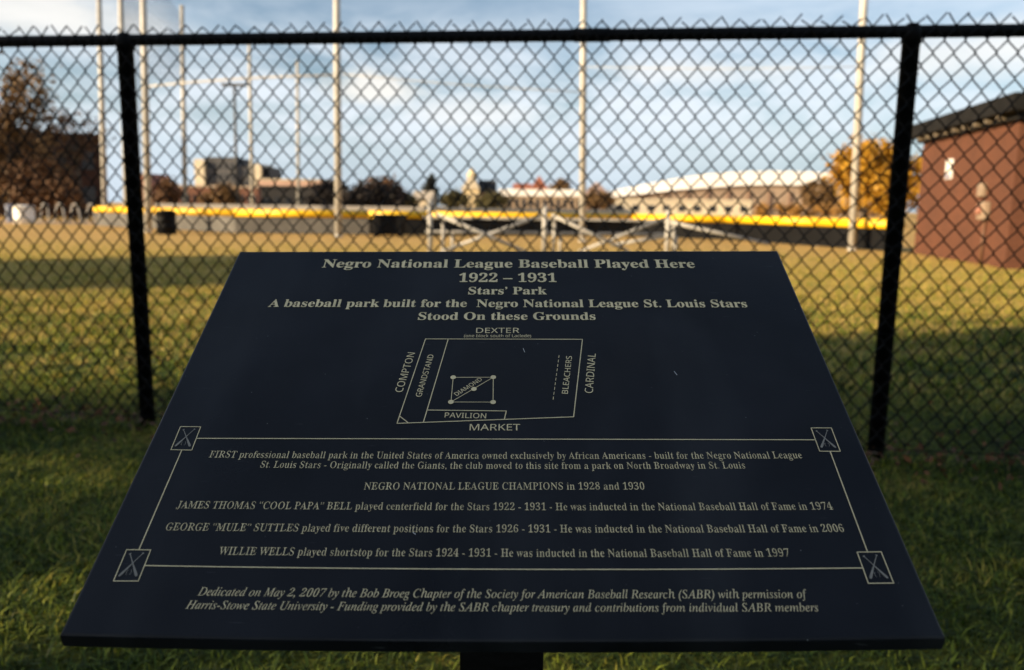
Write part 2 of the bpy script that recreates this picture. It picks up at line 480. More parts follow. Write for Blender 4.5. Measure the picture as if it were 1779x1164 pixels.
def panel_material():
    m = bpy.data.materials.new('navy_enamel'); m.use_nodes = True
    N, L = m.node_tree.nodes, m.node_tree.links
    b = N['Principled BSDF']; b.inputs['Specular IOR Level'].default_value = .2
    t = N.new('ShaderNodeTexCoord')

    def nz(sc, det=6, st=(1, 1, 1)):
        mp = N.new('ShaderNodeMapping'); mp.inputs['Scale'].default_value = st; L.new(t.outputs['Object'], mp.inputs[0])
        n = N.new('ShaderNodeTexNoise'); n.inputs['Scale'].default_value = sc; n.inputs['Detail'].default_value = det; L.new(mp.outputs[0], n.inputs['Vector']); return n.outputs['Fac']

    def rmp(v, a, c, lo=0, hi=1):
        r = N.new('ShaderNodeMapRange'); r.inputs['From Min'].default_value = a; r.inputs['From Max'].default_value = c; r.inputs['To Min'].default_value = lo; r.inputs['To Max'].default_value = hi
        L.new(v, r.inputs['Value']); return r.outputs[0]
    mx = N.new('ShaderNodeMix'); mx.data_type = 'RGBA'; mx.inputs[6].default_value = (.0026, .0034, .0056, 1); mx.inputs[7].default_value = (.0105, .0118, .0158, 1)
    L.new(rmp(nz(7), .3, .7), mx.inputs['Factor'])
    vo = N.new('ShaderNodeTexVoronoi'); vo.inputs['Scale'].default_value = 85; L.new(t.outputs['Object'], vo.inputs['Vector'])
    sp1 = rmp(vo.outputs['Distance'], .045, .02)
    gate = rmp(nz(40, 2), .48, .58)
    ml = N.new('ShaderNodeMath'); ml.operation = 'MULTIPLY'; L.new(sp1, ml.inputs[0]); L.new(gate, ml.inputs[1])
    m2 = N.new('ShaderNodeMix'); m2.data_type = 'RGBA'; m2.inputs[7].default_value = (.20, .20, .19, 1)     # dust specks
    L.new(ml.outputs[0], m2.inputs['Factor']); L.new(mx.outputs[2], m2.inputs[6])
    # water marks and wiped dust, hairline scratches
    st = rmp(nz(9, 9, (1, .25, 1)), .52, .74, 0, .55)
    m3 = N.new('ShaderNodeMix'); m3.data_type = 'RGBA'; m3.inputs[7].default_value = (.024, .026, .029, 1); L.new(st, m3.inputs['Factor']); L.new(m2.outputs[2], m3.inputs[6])
    sc_ = rmp(nz(30, 2, (1, 14, 1)), .735, .76, 0, .5)
    m4 = N.new('ShaderNodeMix'); m4.data_type = 'RGBA'; m4.inputs[7].default_value = (.05, .052, .055, 1); L.new(sc_, m4.inputs['Factor']); L.new(m3.outputs[2], m4.inputs[6])
    L.new(m4.outputs[2], b.inputs['Base Color'])
    L.new(rmp(nz(6, 9), .32, .68, .22, .60), b.inputs['Roughness'])
    bp = N.new('ShaderNodeBump'); bp.inputs['Strength'].default_value = .06; bp.inputs['Distance'].default_value = .001
    L.new(nz(260, 3), bp.inputs['Height']); L.new(bp.outputs[0], b.inputs['Normal'])
    return m


bm = bmesh.new()
NB = 24                    # the plate's lower edge bows out by a few millimetres
rim = [(PW / 2, PL / 2), (-PW / 2, PL / 2)] + [(-PW / 2 + PW * k / NB, -PL / 2 - .0036 * 4 * (k / NB) * (1 - k / NB)) for k in range(NB + 1)]
lo_ = [bm.verts.new((x, y - (.0026 if y < 0 else 0), -PT)) for x, y in rim]; hi_ = [bm.verts.new((x, y, 0)) for x, y in rim]
bm.faces.new(hi_); bm.faces.new(lo_[::-1])
for k in range(len(rim)): bm.faces.new((lo_[k], lo_[(k + 1) % len(rim)], hi_[(k + 1) % len(rim)], hi_[k]))
bmesh.ops.recalc_face_normals(bm, faces=bm.faces)
ed = [e for e in bm.edges if abs(e.verts[0].co.z - e.verts[1].co.z) < 1e-6]
bmesh.ops.bevel(bm, geom=ed, offset=.0024, segments=3, affect='EDGES', profile=.5)
panel = obj('panel', bm, panel_material(), plaque); panel.matrix_local = MLOC
M_letter = mat('tan_lettering', (.80, .665, .39), .65, .2, 60, spec=.12)
M_faint = mat('faded_lettering', (.26, .235, .19), .6, .25, 200)


def mb(s, A0=0x1D400, a0=0x1D41A, d0=0x1D7CE):
    return ''.join(chr(A0 + ord(c) - 65) if 'A' <= c <= 'Z' else chr(a0 + ord(c) - 97) if 'a' <= c <= 'z' else chr(d0 + ord(c) - 48) if '0' <= c <= '9' else c for c in s)


def mi(s):
    return ''.join(chr(0x1D434 + ord(c) - 65) if 'A' <= c <= 'Z' else '\u210e' if c == 'h' else chr(0x1D44E + ord(c) - 97) if 'a' <= c <= 'z' else c for c in s)


def glyphs(body, offset, shear=0.0):
    cu = bpy.data.curves.new('text', 'FONT'); cu.body = body; cu.offset = offset; cu.shear = shear; cu.resolution_u = 5
    ob = bpy.data.objects.new('text', cu); COL.objects.link(ob)
    dg = bpy.context.evaluated_depsgraph_get(); dg.update()
    me = bpy.data.meshes.new_from_object(ob.evaluated_get(dg))
    bpy.data.objects.remove(ob); bpy.data.curves.remove(cu)
    V = np.array([v.co[:2] for v in me.vertices]); Fc = [tuple(p.vertices) for p in me.polygons]
    bpy.data.meshes.remove(me)
    return V, Fc


def outline(V, Fc):
    """closed boundary loops of a filled glyph, ink on the left of each edge"""
    cnt = {}
    for f_ in Fc:
        for i, j in zip(f_, f_[1:] + f_[:1]): cnt[(i, j)] = 1
    nxt = {i: j for (i, j) in cnt if (j, i) not in cnt}
    loops = []
    while nxt:
        i = next(iter(nxt)); lp = []
        while i in nxt: lp.append(i); i = nxt.pop(i)
        if len(lp) > 2: loops.append(V[lp])
    return loops


def thinned(loops, t0, k):
    """draw the weight of a bold face down to a book face: strokes thicker than t0 keep only the share k of what exceeds it"""
    area = sum(float(np.sum(l[:, 0] * np.roll(l[:, 1], -1) - np.roll(l[:, 0], -1) * l[:, 1])) for l in loops)
    fine = []
    for l in loops:
        if area < 0: l = l[::-1]
        out = []
        for p, q in zip(l, np.roll(l, -1, 0)):
            m = max(1, int(np.hypot(*(q - p)) / .035)); out += [p + (q - p) * i / m for i in range(m)]
        fine.append(np.array(out))
    A_ = np.concatenate(fine); B_ = np.concatenate([np.roll(l, -1, 0) for l in fine]); E_ = B_ - A_
    res = []
    for l in fine:
        e = np.roll(l, -1, 0) - l; ln = np.maximum(np.hypot(e[:, 0], e[:, 1]), 1e-9)[:, None]
        nin = np.stack([-e[:, 1], e[:, 0]], 1) / ln; mid = l + e / 2          # inward normal
        off = np.empty(len(l))
        for i in range(len(l)):
            d, o_ = nin[i], mid[i] + nin[i] * 1e-4
            den = d[0] * E_[:, 1] - d[1] * E_[:, 0]; w = A_ - o_
            with np.errstate(divide='ignore', invalid='ignore'):
                t = (w[:, 0] * E_[:, 1] - w[:, 1] * E_[:, 0]) / den; u_ = (w[:, 0] * d[1] - w[:, 1] * d[0]) / den
            ok = (np.abs(den) > 1e-9) & (t > 0) & (u_ >= 0) & (u_ <= 1)
            th = t[ok].min() if ok.any() else 0.0
            off[i] = max(0.0, th - t0) * (1 - k) / 2 * min(1.0, max(0.0, (.235 - th) / .03))     # ends of strokes stay put
        off = (off + np.roll(off, 1) + np.roll(off, -1)) / 3
        n1, n0, d1, d0 = nin, np.roll(nin, 1, 0), off, np.roll(off, 1)
        det = n0[:, 0] * n1[:, 1] - n0[:, 1] * n1[:, 0]
        with np.errstate(divide='ignore', invalid='ignore'):
            mx = (d0 * n1[:, 1] - d1 * n0[:, 1]) / det; my = (d1 * n0[:, 0] - d0 * n1[:, 0]) / det
        av = (n0 * d0[:, None] + n1 * d1[:, None]) / 2
        use = np.abs(det) > .35
        mv = np.where(use[:, None], np.stack([mx, my], 1), av)
        big = np.hypot(mv[:, 0], mv[:, 1]) > 2.0 * np.maximum(d0, d1) + 1e-6
        mv[big] = av[big]
        res.append(l + mv)
    return res


GL = {}


def glyph(ch, style):
    """(outline loops, advance) of one character, cached"""
    if (ch, style) not in GL:
        slant = .27 if style == 'ital' and not ch.isalpha() else 0.0
        g_ = mi(ch) if style == 'ital' else ch
        g_ = mb(g_) if (style == 'roman' or ch.isdigit()) else g_
        H = mb('H')
        wide = lambda t: np.ptp(glyphs(t, 0)[0][:, 0])
        adv = wide(H + g_ + H) - wide(H + H)
        if style == 'ital' and ch == 'h': adv = glyph('n', 'ital')[1] + .05
        loops = []
        if ch != ' ':
            V, Fc = glyphs(g_, 0.0)
            loops = outline(V, Fc)
            if style == 'roman' or ch.isdigit(): loops = thinned(loops, .034, .42)
            else: loops = thinned(loops, .034, .80)
            if slant: loops = [np.stack([l[:, 0] + (l[:, 1] - .3) * slant, l[:, 1]], 1) for l in loops]
        GL[(ch, style)] = (loops, adv)
    return GL[(ch, style)]


def filled(loops):
    cu = bpy.data.curves.new('text', 'CURVE'); cu.dimensions = '2D'; cu.fill_mode = 'BOTH'
    for l in loops:
        sp = cu.splines.new('POLY'); sp.points.add(len(l) - 1); sp.use_cyclic_u = True
        sp.points.foreach_set('co', np.concatenate([l, np.zeros((len(l), 1)), np.ones((len(l), 1))], 1).astype(np.float32).ravel())
    ob = bpy.data.objects.new('text', cu); COL.objects.link(ob)
    dg = bpy.context.evaluated_depsgraph_get(); dg.update()
    me = bpy.data.meshes.new_from_object(ob.evaluated_get(dg))
    bpy.data.objects.remove(ob); bpy.data.curves.remove(cu)
    V = np.array([v.co[:2] for v in me.vertices]); Fc = [tuple(p.vertices) for p in me.polygons]
    bpy.data.meshes.remove(me)
    return V, Fc


def run(s, style):
    """ink of a line of text: vertices and faces"""
    if style == 'bold': return glyphs(mb(s), .006)
    if style == 'sans': return glyphs(mb(s, 0x1D5A0, 0x1D5BA, 0x1D7E2), 0.0)
    x, VL, Fc, nv = 0.0, [], [], 0
    for ch in s:
        loops, adv = glyph(ch, style)
        if loops:
            if ('fill', ch, style) not in GL: GL[('fill', ch, style)] = filled(loops)
            v, f_ = GL[('fill', ch, style)]
            VL.append(v + [x, 0]); Fc += [tuple(i + nv for i in q) for q in f_]; nv += len(v)
        x += adv + (.012 if ch != ' ' else 0)
    return np.concatenate(VL), Fc


CAPH = {}
for st, ch in (('bold', 'H'), ('roman', 'H'), ('sans', 'H'), ('ital', 'H')):
    v_, _ = run(ch, st); CAPH[st] = v_[:, 1].max() - v_[:, 1].min()


def lettering(name, lines, parent, extra=None):
    """lines: (text, style, left xy, right xy, cap-top y or direct cap height) in photo measures; one mesh in plaque axes"""
    me_v, me_f = [], []
    for s, style, l, r, cap, sag in lines:
        a, c = uv(*l), uv(*r)
        if cap < 40: ch = (uv((l[0] + r[0]) / 2, (l[1] + r[1]) / 2 - cap) - uv((l[0] + r[0]) / 2, (l[1] + r[1]) / 2)).length
        V, Fc = run(s, style)
        x0, x1 = V[:, 0].min(), V[:, 0].max()
        ex = c - a; wid = ex.length; ex.normalize(); ey = Vector((-ex.y, ex.x))
        t = (V[:, 0] - x0) / (x1 - x0)
        up = V[:, 1] / CAPH[style] * ch - sag * 4 * t * (1 - t)
        X = a.x + ex.x * t * wid + ey.x * up; Y = a.y + ex.y * t * wid + ey.y * up
        o0 = sum(len(q) for q in me_v)
        me_v.append(np.stack([X, Y, np.full_like(X, .0004)], 1)); me_f += [tuple(i + o0 for i in q) for q in Fc]
    me = bpy.data.meshes.new(name)
    me.from_pydata([tuple(p) for p in np.concatenate(me_v)], [], me_f)
    return link(name, me, M_letter, parent)


def strokes(bm, segs, w, z=.0004):
    for a, b in segs:
        a, b = Vector(a), Vector(b); d = (b - a).normalized(); nn = Vector((-d.y, d.x)) * w / 2; e = d * w / 2
        bm.faces.new([bm.verts.new((*p, z)) for p in (a - nn - e, b - nn + e, b + nn + e, a + nn - e)])


def disc(bm, c, r, z=.0006, seg=20):
    bm.faces.new([bm.verts.new((c[0] + r * math.cos(2 * PI * k / seg), c[1] + r * math.sin(2 * PI * k / seg), z)) for k in range(seg)])


lettering('title_lettering', [
    ('Negro National League Baseball Played Here', 'bold', (558.9, 465), (1208, 465.5), 14, 0),
    ('1922 – 1931', 'bold', (797, 490.2), (967, 490.2), 15, 0),
    ('Stars’ Park', 'bold', (813.4, 511.7), (950, 511.7), 12.8, 0),
    ('A baseball park built for the  Negro National League St. Louis Stars', 'bold', (465.3, 533.4), (1299, 534.2), 13, 0),
    ('Stood On these Grounds', 'bold', (725.9, 556), (1035, 556), 13, 0)], panel)
lettering('history_lettering', [
    ('FIRST professional baseball park in the United States of America owned exclusively by African Americans - built for the Negro National League', 'roman', (362.6, 795.2), (1394, 796.6), 11.5, .0010),
    ('St. Louis Stars - Originally called the Giants, the club moved to this site from a park on North Broadway in St. Louis', 'roman', (451.8, 812.8), (1294.8, 814.3), 11.5, .0008),
    ('NEGRO NATIONAL LEAGUE CHAMPIONS in 1928 and 1930', 'roman', (632, 851), (1119.8, 851), 12.3, 0),
    ('JAMES THOMAS “COOL PAPA” BELL played centerfield for the Stars 1922 - 1931 - He was inducted in the National Baseball Hall of Fame in 1974', 'roman', (306, 883.4), (1447.5, 885.8), 12.6, .0012),
    ('GEORGE “MULE” SUTTLES played five different positions for the Stars 1926 - 1931 - He was inducted in the National Baseball Hall of Fame in 2006', 'roman', (287, 921.7), (1467, 924.5), 13, .0012),
    ('WILLIE WELLS played shortstop for the Stars 1924 - 1931 - He was inducted in the National Baseball Hall of Fame in 1997', 'roman', (378.6, 964), (1372.5, 967.3), 13.5, .0010)], panel)
lettering('dedication_lettering', [
    ('Dedicated on May 2, 2007 by the Bob Broeg Chapter of the Society for American Baseball Research (SABR) with permission of', 'ital', (342.7, 1035), (1404, 1039.4), 14.5, .0010),
    ('Harris-Stowe State University - Funding provided by the SABR chapter treasury and contributions from individual SABR members', 'ital', (322, 1058), (1423, 1062.6), 14.5, .0010)], panel)
fm = lettering('field_map', [
    ('DEXTER', 'sans', (827, 578.9), (902.3, 578.9), 8.8, 0),
    ('(one block south of Laclede)', 'sans', (806, 586.3), (922.7, 586.3), 4.9, 0),
    ('PAVILION', 'sans', (772.3, 725.8), (844.3, 727.3), 8.6, 0),
    ('MARKET', 'sans', (815.7, 748.2), (903.8, 748.2), 11, 0)], panel)


def upright(s, a, b, hpx):
    """text reading up the plaque between two baseline ends, cap height measured across in photo pixels"""
    p, q = uv(*a), uv(*b); ch = (uv(a[0] + hpx, a[1]) - p).length
    V, Fc = run(s, 'sans'); ex = q - p; w = ex.length; ex.normalize(); ey = Vector((-ex.y, ex.x))
    t = (V[:, 0] - V[:, 0].min()) / np.ptp(V[:, 0]) * w; h = V[:, 1] / CAPH['sans'] * ch
    return [(p.x + ex.x * i + ey.x * j, p.y + ex.y * i + ey.y * j, .0004) for i, j in zip(t, h)], Fc


bm = bmesh.new(); bm.from_mesh(fm.data)
for s, a, b, hp in (('COMPTON', (699, 682), (721.2, 613.5), 13.5), ('GRANDSTAND', (732, 690), (753.8, 617), 10.5),
                    ('BLEACHERS', (986.4, 684.8), (993.8, 619.5), 10.5), ('CARDINAL', (1029.6, 683.7), (1035, 615), 14), ):
    vs, fs = upright(s, a, b, hp); bv = [bm.verts.new(v) for v in vs]
    for f_ in fs: bm.faces.new([bv[i] for i in f_])
vs, fs = upright('DIAMOND', (794, 688.5), (838.5, 660.5), 9.0); bv = [bm.verts.new(v) for v in vs]
for f_ in fs: bm.faces.new([bv[i] for i in f_])
P = lambda *a: [uv(*q) for q in a]
lw = .00085
out = P((739.3, 589.2), (1011.8, 589.9), (996.5, 724.6), (689.8, 736))
strokes(bm, list(zip(out, out[1:] + out[:1])), lw)
strokes(bm, [P((778.4, 590.6), (735.9, 733.4)), P((695.2, 724.1), (708.7, 734.6)), P((742.4, 712.9), (879.6, 714.5)), P((879.6, 714.5), (876.4, 728.2))], lw, .00045)
dm = P((787.4, 656.2), (857, 656), (856.6, 699.2), (783.5, 699))
strokes(bm, list(zip(dm, dm[1:] + dm[:1])) + [(dm[3], dm[1])], .0006, .0005)
for q in dm + P((823.3, 676.5)): disc(bm, q, .0026)
a, b = P((971.3, 617.3), (960.5, 697.6))
for k in range(10):
    strokes(bm, [(a.lerp(b, (k + .1) / 10), a.lerp(b, (k + .62) / 10))], .00055)
bm.to_mesh(fm.data); bm.free()

bm = bmesh.new()
strokes(bm, [P((343.5, 762), (1414.5, 764.5)), P((316, 782.6), (241.6, 955.6)), P((1442, 784.6), (1507, 959.5))], .00085)
bp_ = P(*[(251.5 + 1247.5 * k / 10, 983 + .42 * k + 4.4 * 4 * (k / 10) * (1 - k / 10)) for k in range(11)])
strokes(bm, list(zip(bp_, bp_[1:])), .00085)
obj('border_line', bm, M_letter, panel)
for c4 in (((313.9, 741.7), (349, 742), (333.4, 782.6), (297.2, 781.9)), ((1408.8, 744), (1444, 744), (1459.6, 784.7), (1423.7, 784.4)),
           ((220.4, 955.6), (262.3, 955.9), (240.6, 1010), (197.5, 1010)), ((1488.7, 959.8), (1530.5, 959.3), (1552.2, 1013.6), (1508.3, 1014))):
    q = P(*c4); bm = bmesh.new()
    strokes(bm, list(zip(q, q[1:] + q[:1])), .0007, .0005)
    em = obj('corner_emblem', bm, M_letter, panel)
    f2 = lambda u_, v_: (q[3] + (q[2] - q[3]) * u_).lerp(q[0] + (q[1] - q[0]) * u_, v_)
    bm = bmesh.new()
    for k, (a, b) in enumerate((((.20, .88), (.85, .15)), ((.76, .90), (.14, .14)))):
        A_, B_ = f2(*a), f2(*b); d = (B_ - A_).normalized(); nn = Vector((-d.y, d.x)); Ln = (B_ - A_).length
        prof = [(0, .0008), (.04, .0008), (.055, .00028), (.35, .00034), (.6, .0006), (.88, .0010), (.97, .0009), (1, .0005)]
        z = .0005 + .0002 * k
        bm.faces.new([bm.verts.new((*(A_ + d * Ln * t + nn * w), z)) for t, w in prof] + [bm.verts.new((*(A_ + d * Ln * t - nn * w), z)) for t, w in prof[::-1]])
    c = f2(.48, .27)
    for s in (-1, 1):
        pts = [c + Vector((s * (.0006 + .0012 * math.cos(t)), .0022 * math.sin(t))) for t in (-1.1, -.5, 0, .5, 1.1)]
        strokes(bm, list(zip(pts, pts[1:])), .00035, .0006)
    obj('crossed_bats', bm, M_faint, em)
for q in (P((909, 606), (911.5, 612.5)), P((1171, 646), (1176, 652)), P((718, 926), (722, 929))):
    bm = bmesh.new(); strokes(bm, [q], .0005, .0006); obj('scratch', bm, mat('bare_metal_scratch', (.6, .6, .58), .4, .1), panel)
# post with mounting bracket under the panel
bm = bmesh.new(); box(bm, (-.0385, -.043, -.02), (.0385, .043, .755), Matrix.Translation((0, -.02, 0)), .004)
post = obj('post', bm, M_black, plaque)
bm = bmesh.new()
box(bm, (-.11, -.12, -.0205), (.11, .12, -PT - .0005), None, .002)
box(bm, (-.046, -.125, -.075), (-.0435, .10, -.0207), None)
box(bm, (.0435, -.125, -.075), (.046, .10, -.0207), None)
br = obj('bracket', bm, M_black, plaque); br.matrix_local = MLOC
for x, z in ((-.012, .655), (.012, .655)):
    bm = bmesh.new(); lathe(bm, [(.005, 0), (.005, .002), (.003, .0035)], 10); sc_ = obj('screw', bm, mat('steel_screw', (.35, .34, .32), .4, .2), post, True)
    sc_.location = (x, -.0632, z); sc_.rotation_euler = (PI / 2, 0, 0)

# ------------------------------------------------------------------ near chain link fence
LP, RP = Vector((-1.630, 3.4455, 0)), Vector((1.4665, 3.0898, 0))
fd = (RP - LP).normalized(); span = (RP - LP).length
fence = empty('chain_link_fence', LP, math.atan2(fd.y, fd.x))
tag(fence, 'black vinyl coated chain link fence with round posts behind the plaque', 'fence')
FH = 1.652
for k, ps in enumerate((-span, 0, span, 2 * span)):
    bm = bmesh.new()
    lathe(bm, [(.0318, -.05), (.0318, FH - .040), (.036, FH - .038), (.036, FH - .002), (.031, FH + .018), (.018, FH + .029), (.004, FH + .032)], 20, (ps, .05, 0))
    obj('post', bm, M_black, fence, True)
    for z in (.18, .52, .86, 1.2, 1.5):
        bm = bmesh.new()
        tube(bm, [(ps + .0335 * math.cos(a), .05 + .0335 * math.sin(a), z + .004 * math.sin(a)) for a in np.linspace(-PI, 0, 11)], .0028, 5)
        obj('tie_wire', bm, M_wire, fence)
bm = bmesh.new(); tube(bm, [(-span - 1.5, .05, FH - .002), (0, .05, FH), (span, .05, FH), (2 * span + 1.5, .05, FH)], .0235, 14)
obj('top_rail', bm, M_black, fence, True)
bm = bmesh.new(); tube(bm, [(-span - 1.5, .012, .055), (2 * span + 1.5, .012, .055)], .0026, 6)
obj('tension_wire', bm, M_wire, fence)
for ps in (-.9, span * .62, span + .55):
    bm = bmesh.new(); tube(bm, [(ps - .07, .05, FH), (ps + .07, .05, FH)], .0265, 14); obj('rail_sleeve', bm, M_black, fence, True)
# woven fabric: every vertical wire zigzags between two columns, hooking its neighbours
HP, VP_, WR = .0365, .0905, .0031
x0, x1 = -1.9, span + 1.9
nw = int((x1 - x0) / HP); ns = int((FH + .06 - .04) / (VP_ / 2))
zt = FH + .050
VL, FL, nv = [], [], 0
for w in range(nw):
    pts = []
    m_ = ns
    for s in range(m_ + 1):
        side = (s + w) % 2
        z = zt - s * VP_ / 2
        jx, jz, jy = rng.normal() * .0006, rng.normal() * .0012, .0021
        xx = x0 + (w + side) * HP + (.0012 if side else -.0012)
        if s == 0:
            if side != 0:           # wires end in a short upward barb at the fabric's edge
                pts.append((xx, .006 * rng.normal(), z - VP_ * .02 + rng.uniform(-.014, .006)))
                continue
            pts.append((xx + rng.uniform(0, .010), .004 * rng.normal(), z + rng.uniform(-.022, .004))); continue
        pts.append((xx + jx, jy if side else -jy, z + jz + .0022))
        pts.append((xx + jx, -jy if side else jy, z + jz - .0022))
    p = np.array(pts); k = len(p)
    p[:, 0] += .004 * np.sin(p[:, 2] * 3.1 + w * .021) ; p[:, 2] += .004 * np.sin(w * .11) * np.sin(p[:, 2] * 1.7) ; p[:, 1] += .006 * np.sin(w * .05 + p[:, 2] * 2.3)
    d = np.gradient(p, axis=0); d /= np.linalg.norm(d, axis=1)[:, None]
    e1 = np.array([0, 1., 0]) - d * d[:, 1:2]; e1 /= np.linalg.norm(e1, axis=1)[:, None]
    e2 = np.cross(d, e1)
    R_ = [p + (e1 * math.cos(a) + e2 * math.sin(a)) * WR for a in np.arange(5) * 2 * PI / 5]
    V = np.stack(R_, 1).reshape(-1, 3)
    i = np.arange(k - 1)[:, None] * 5 + nv
    for a in range(5):
        b = (a + 1) % 5
        FL.append(np.concatenate([i + a, i + b, i + 5 + b, i + 5 + a], axis=1))
    VL.append(V); nv += len(V)
me = raw_mesh('fence_mesh', np.concatenate(VL), np.concatenate(FL), 4)
for p_ in me.polygons: p_.use_smooth = True
link('fence_mesh', me, M_wire, fence)

# ------------------------------------------------------------------ ball field fence with yellow cap
fl = empty('outfield_fence', (-4.8, 27.0, 0))
tag(fl, 'low ball field fence with dark windscreen and bright yellow cap', 'fence')
OF = Vector((-4.8, 27.0, 0))
fpts = [Vector(p) - OF for p in ((-16.6, 32.4, 0), (-15.2, 31.4, 0), (-9.2, 26.9, 0), (-4.8, 27.0, 0), (-2.9, 27.1, 0), (4.2, 28.6, 0), (7.0, 26.6, 0), (8.5, 22.6, 0), (9.5, 19.9, 0))]
FT = .80
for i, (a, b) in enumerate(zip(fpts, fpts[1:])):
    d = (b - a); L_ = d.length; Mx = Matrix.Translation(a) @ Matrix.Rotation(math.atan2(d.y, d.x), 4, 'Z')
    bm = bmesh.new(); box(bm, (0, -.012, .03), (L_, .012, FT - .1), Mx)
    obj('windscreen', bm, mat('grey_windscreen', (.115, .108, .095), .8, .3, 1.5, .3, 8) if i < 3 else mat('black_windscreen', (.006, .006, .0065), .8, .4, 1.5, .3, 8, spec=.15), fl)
    bm = bmesh.new(); tube(bm, [a + Vector((0, 0, FT - .125)), b + Vector((0, 0, FT - .125))], .125, 12)
    obj('cap', bm, M_yellow, fl, True)
    k = max(1, int(L_ / 2.4))
    for j in range(k):
        p = a.lerp(b, j / k); bm = bmesh.new(); tube(bm, [p + Vector((0, .07, -.05)), p + Vector((0, .07, FT - .14))], .035, 8); obj('post', bm, M_galv, fl, True)

# low pale wall running beyond the field
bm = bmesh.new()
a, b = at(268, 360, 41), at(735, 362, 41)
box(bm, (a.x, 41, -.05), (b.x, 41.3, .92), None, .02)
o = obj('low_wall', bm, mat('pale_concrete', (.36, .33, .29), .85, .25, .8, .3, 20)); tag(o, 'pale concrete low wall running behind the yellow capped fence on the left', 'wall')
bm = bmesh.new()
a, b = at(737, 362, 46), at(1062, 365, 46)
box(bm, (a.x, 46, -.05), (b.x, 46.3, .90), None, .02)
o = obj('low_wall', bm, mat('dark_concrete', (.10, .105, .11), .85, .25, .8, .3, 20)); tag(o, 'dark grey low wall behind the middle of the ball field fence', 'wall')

# ------------------------------------------------------------------ net poles
def pole(base, top, label, r, Y=None, topy=None, name='net_pole', group='tall poles of the ball field nets', m=None):
    b = gnd(*base) if Y is None else Vector((at(base[0], base[1], Y).x, Y, 0))
    t = at(top[0], top[1], b.y)
    if topy is None:                     # runs out of the frame: carry on to its full height
        dr = (t - b); t = b + dr * (10.5 / dr.z)
    root = empty(name, b); tag(root, label, name.replace('_', ' ').split(' ')[-1] if name != 'lamp_post' else 'lamp post', group)
    bm = bmesh.new(); d = t - b
    tube(bm, [Vector((0, 0, -.1)), d * .5, d], [r * 1.05, r, r * .92], 14); obj('shaft', bm, m or M_galv, root, True)
    bm = bmesh.new(); lathe(bm, [(r * 1.3, -.02), (r * 1.3, .03), (r * 1.1, .04), (r * 1.1, .08)], 14); obj('base_plate', bm, m or M_galv, root)
    bm = bmesh.new(); lathe(bm, [(r * 1.0, -.05), (r * 1.05, 0), (r * .8, r * .6), (r * .2, r * .9)], 12, d); obj('cap', bm, m or M_galv, root, True)
    return root, b, t


PO = {}
PO[1] = pole((183, 388), (172, 0), 'pale net pole standing beside the path at the dark brick building', .115)
PO[2] = pole((221, 395), (209.5, 0), 'pale net pole mostly hidden behind the left black fence post', .10)
PO[3] = pole((258, 403), (249, 0), 'pale net pole with the black barrel at its foot', .105)
PO[4] = pole((588, 412), (585, 0), 'pale net pole in front of the grey windscreen, left of the black bin', .105)
PO[5] = pole((1012, 420), (1014, 0), 'pale net pole rising behind the aluminium bleachers', .092)
PO[6] = pole((1480, 435), (1501, 0), 'pale net pole in front of the orange tree', .092)
PO[7] = pole((322, 380), (316, 12), 'distant net pole left of the grey apartment block', .125, 47, 1)
PO[8] = pole((439, 380), (433, 70), 'distant net pole over the right end of the grey apartment block', .115, 54, 1)
PO[9] = pole((519, 380), (516.5, 106), 'shortest distant net pole over the charcoal shed', .12, 61, 1)
lr, lb, lt = pole((413, 380), (407, 150), 'dark slender lamp post with a flat double head', .085, 50, 1, 'lamp_post', None, mat('dark_steel', (.09, .09, .09), .6, .2))
for s in (-1, 1):
    bm = bmesh.new(); box(bm, (min(0, s * .75), -.15, 0), (max(0, s * .75), .15, .16), Matrix.Translation(lt - lb), .03)
    obj('lamp_head', bm, mat('dark_steel', (.09, .09, .09)), lr)

# cables strung between the poles
def cable(name, label, p, q, r, m, sag=.1):
    mid = (p + q) / 2 - Vector((0, 0, sag))
    root_b = bmesh.new(); tube(root_b, [p, p.lerp(mid, .5) - Vector((0, 0, sag * .2)), mid, mid.lerp(q, .5) - Vector((0, 0, sag * .2)), q], r, 8)
    o = obj(name, root_b, m, None, True); tag(o, label, 'cable'); return o


Y3, Y4, Y5, Y6 = PO[3][1].y, PO[4][1].y, PO[5][1].y, PO[6][1].y
cable('net_cable', 'thick cream cable strung from the barrel pole across to the next pole', at(256, 150, Y3), at(586, 130, Y4), .03, M_cable, -.06)
cable('net_cable', 'thin grey cable sloping down between the two middle net poles', at(588, 128, Y4), at(1013, 160, Y5), .014, M_galv, .05)
cable('net_cable', 'thin grey cable between the middle pole and the pole by the orange tree', at(1014, 116, Y5), at(1495, 116, Y6), .010, M_galv, .05)

# nets at the top left
def net(label, p0, p1, q0, q1, nu, nz_):
    bm = bmesh.new()
    p0, p1, q0, q1 = map(Vector, (p0, p1, q0, q1))
    for i in range(nu + 1):
        t = i / nu; tube(bm, [p0.lerp(q0, t), p1.lerp(q1, t)], .006, 3, False)
    for j in range(nz_ + 1):
        t = j / nz_; tube(bm, [p0.lerp(p1, t), q0.lerp(q1, t)], .006, 3, False)
    o = obj('safety_net', bm, M_cord); tag(o, label, 'net', 'dark nets hung from the tall poles'); return o


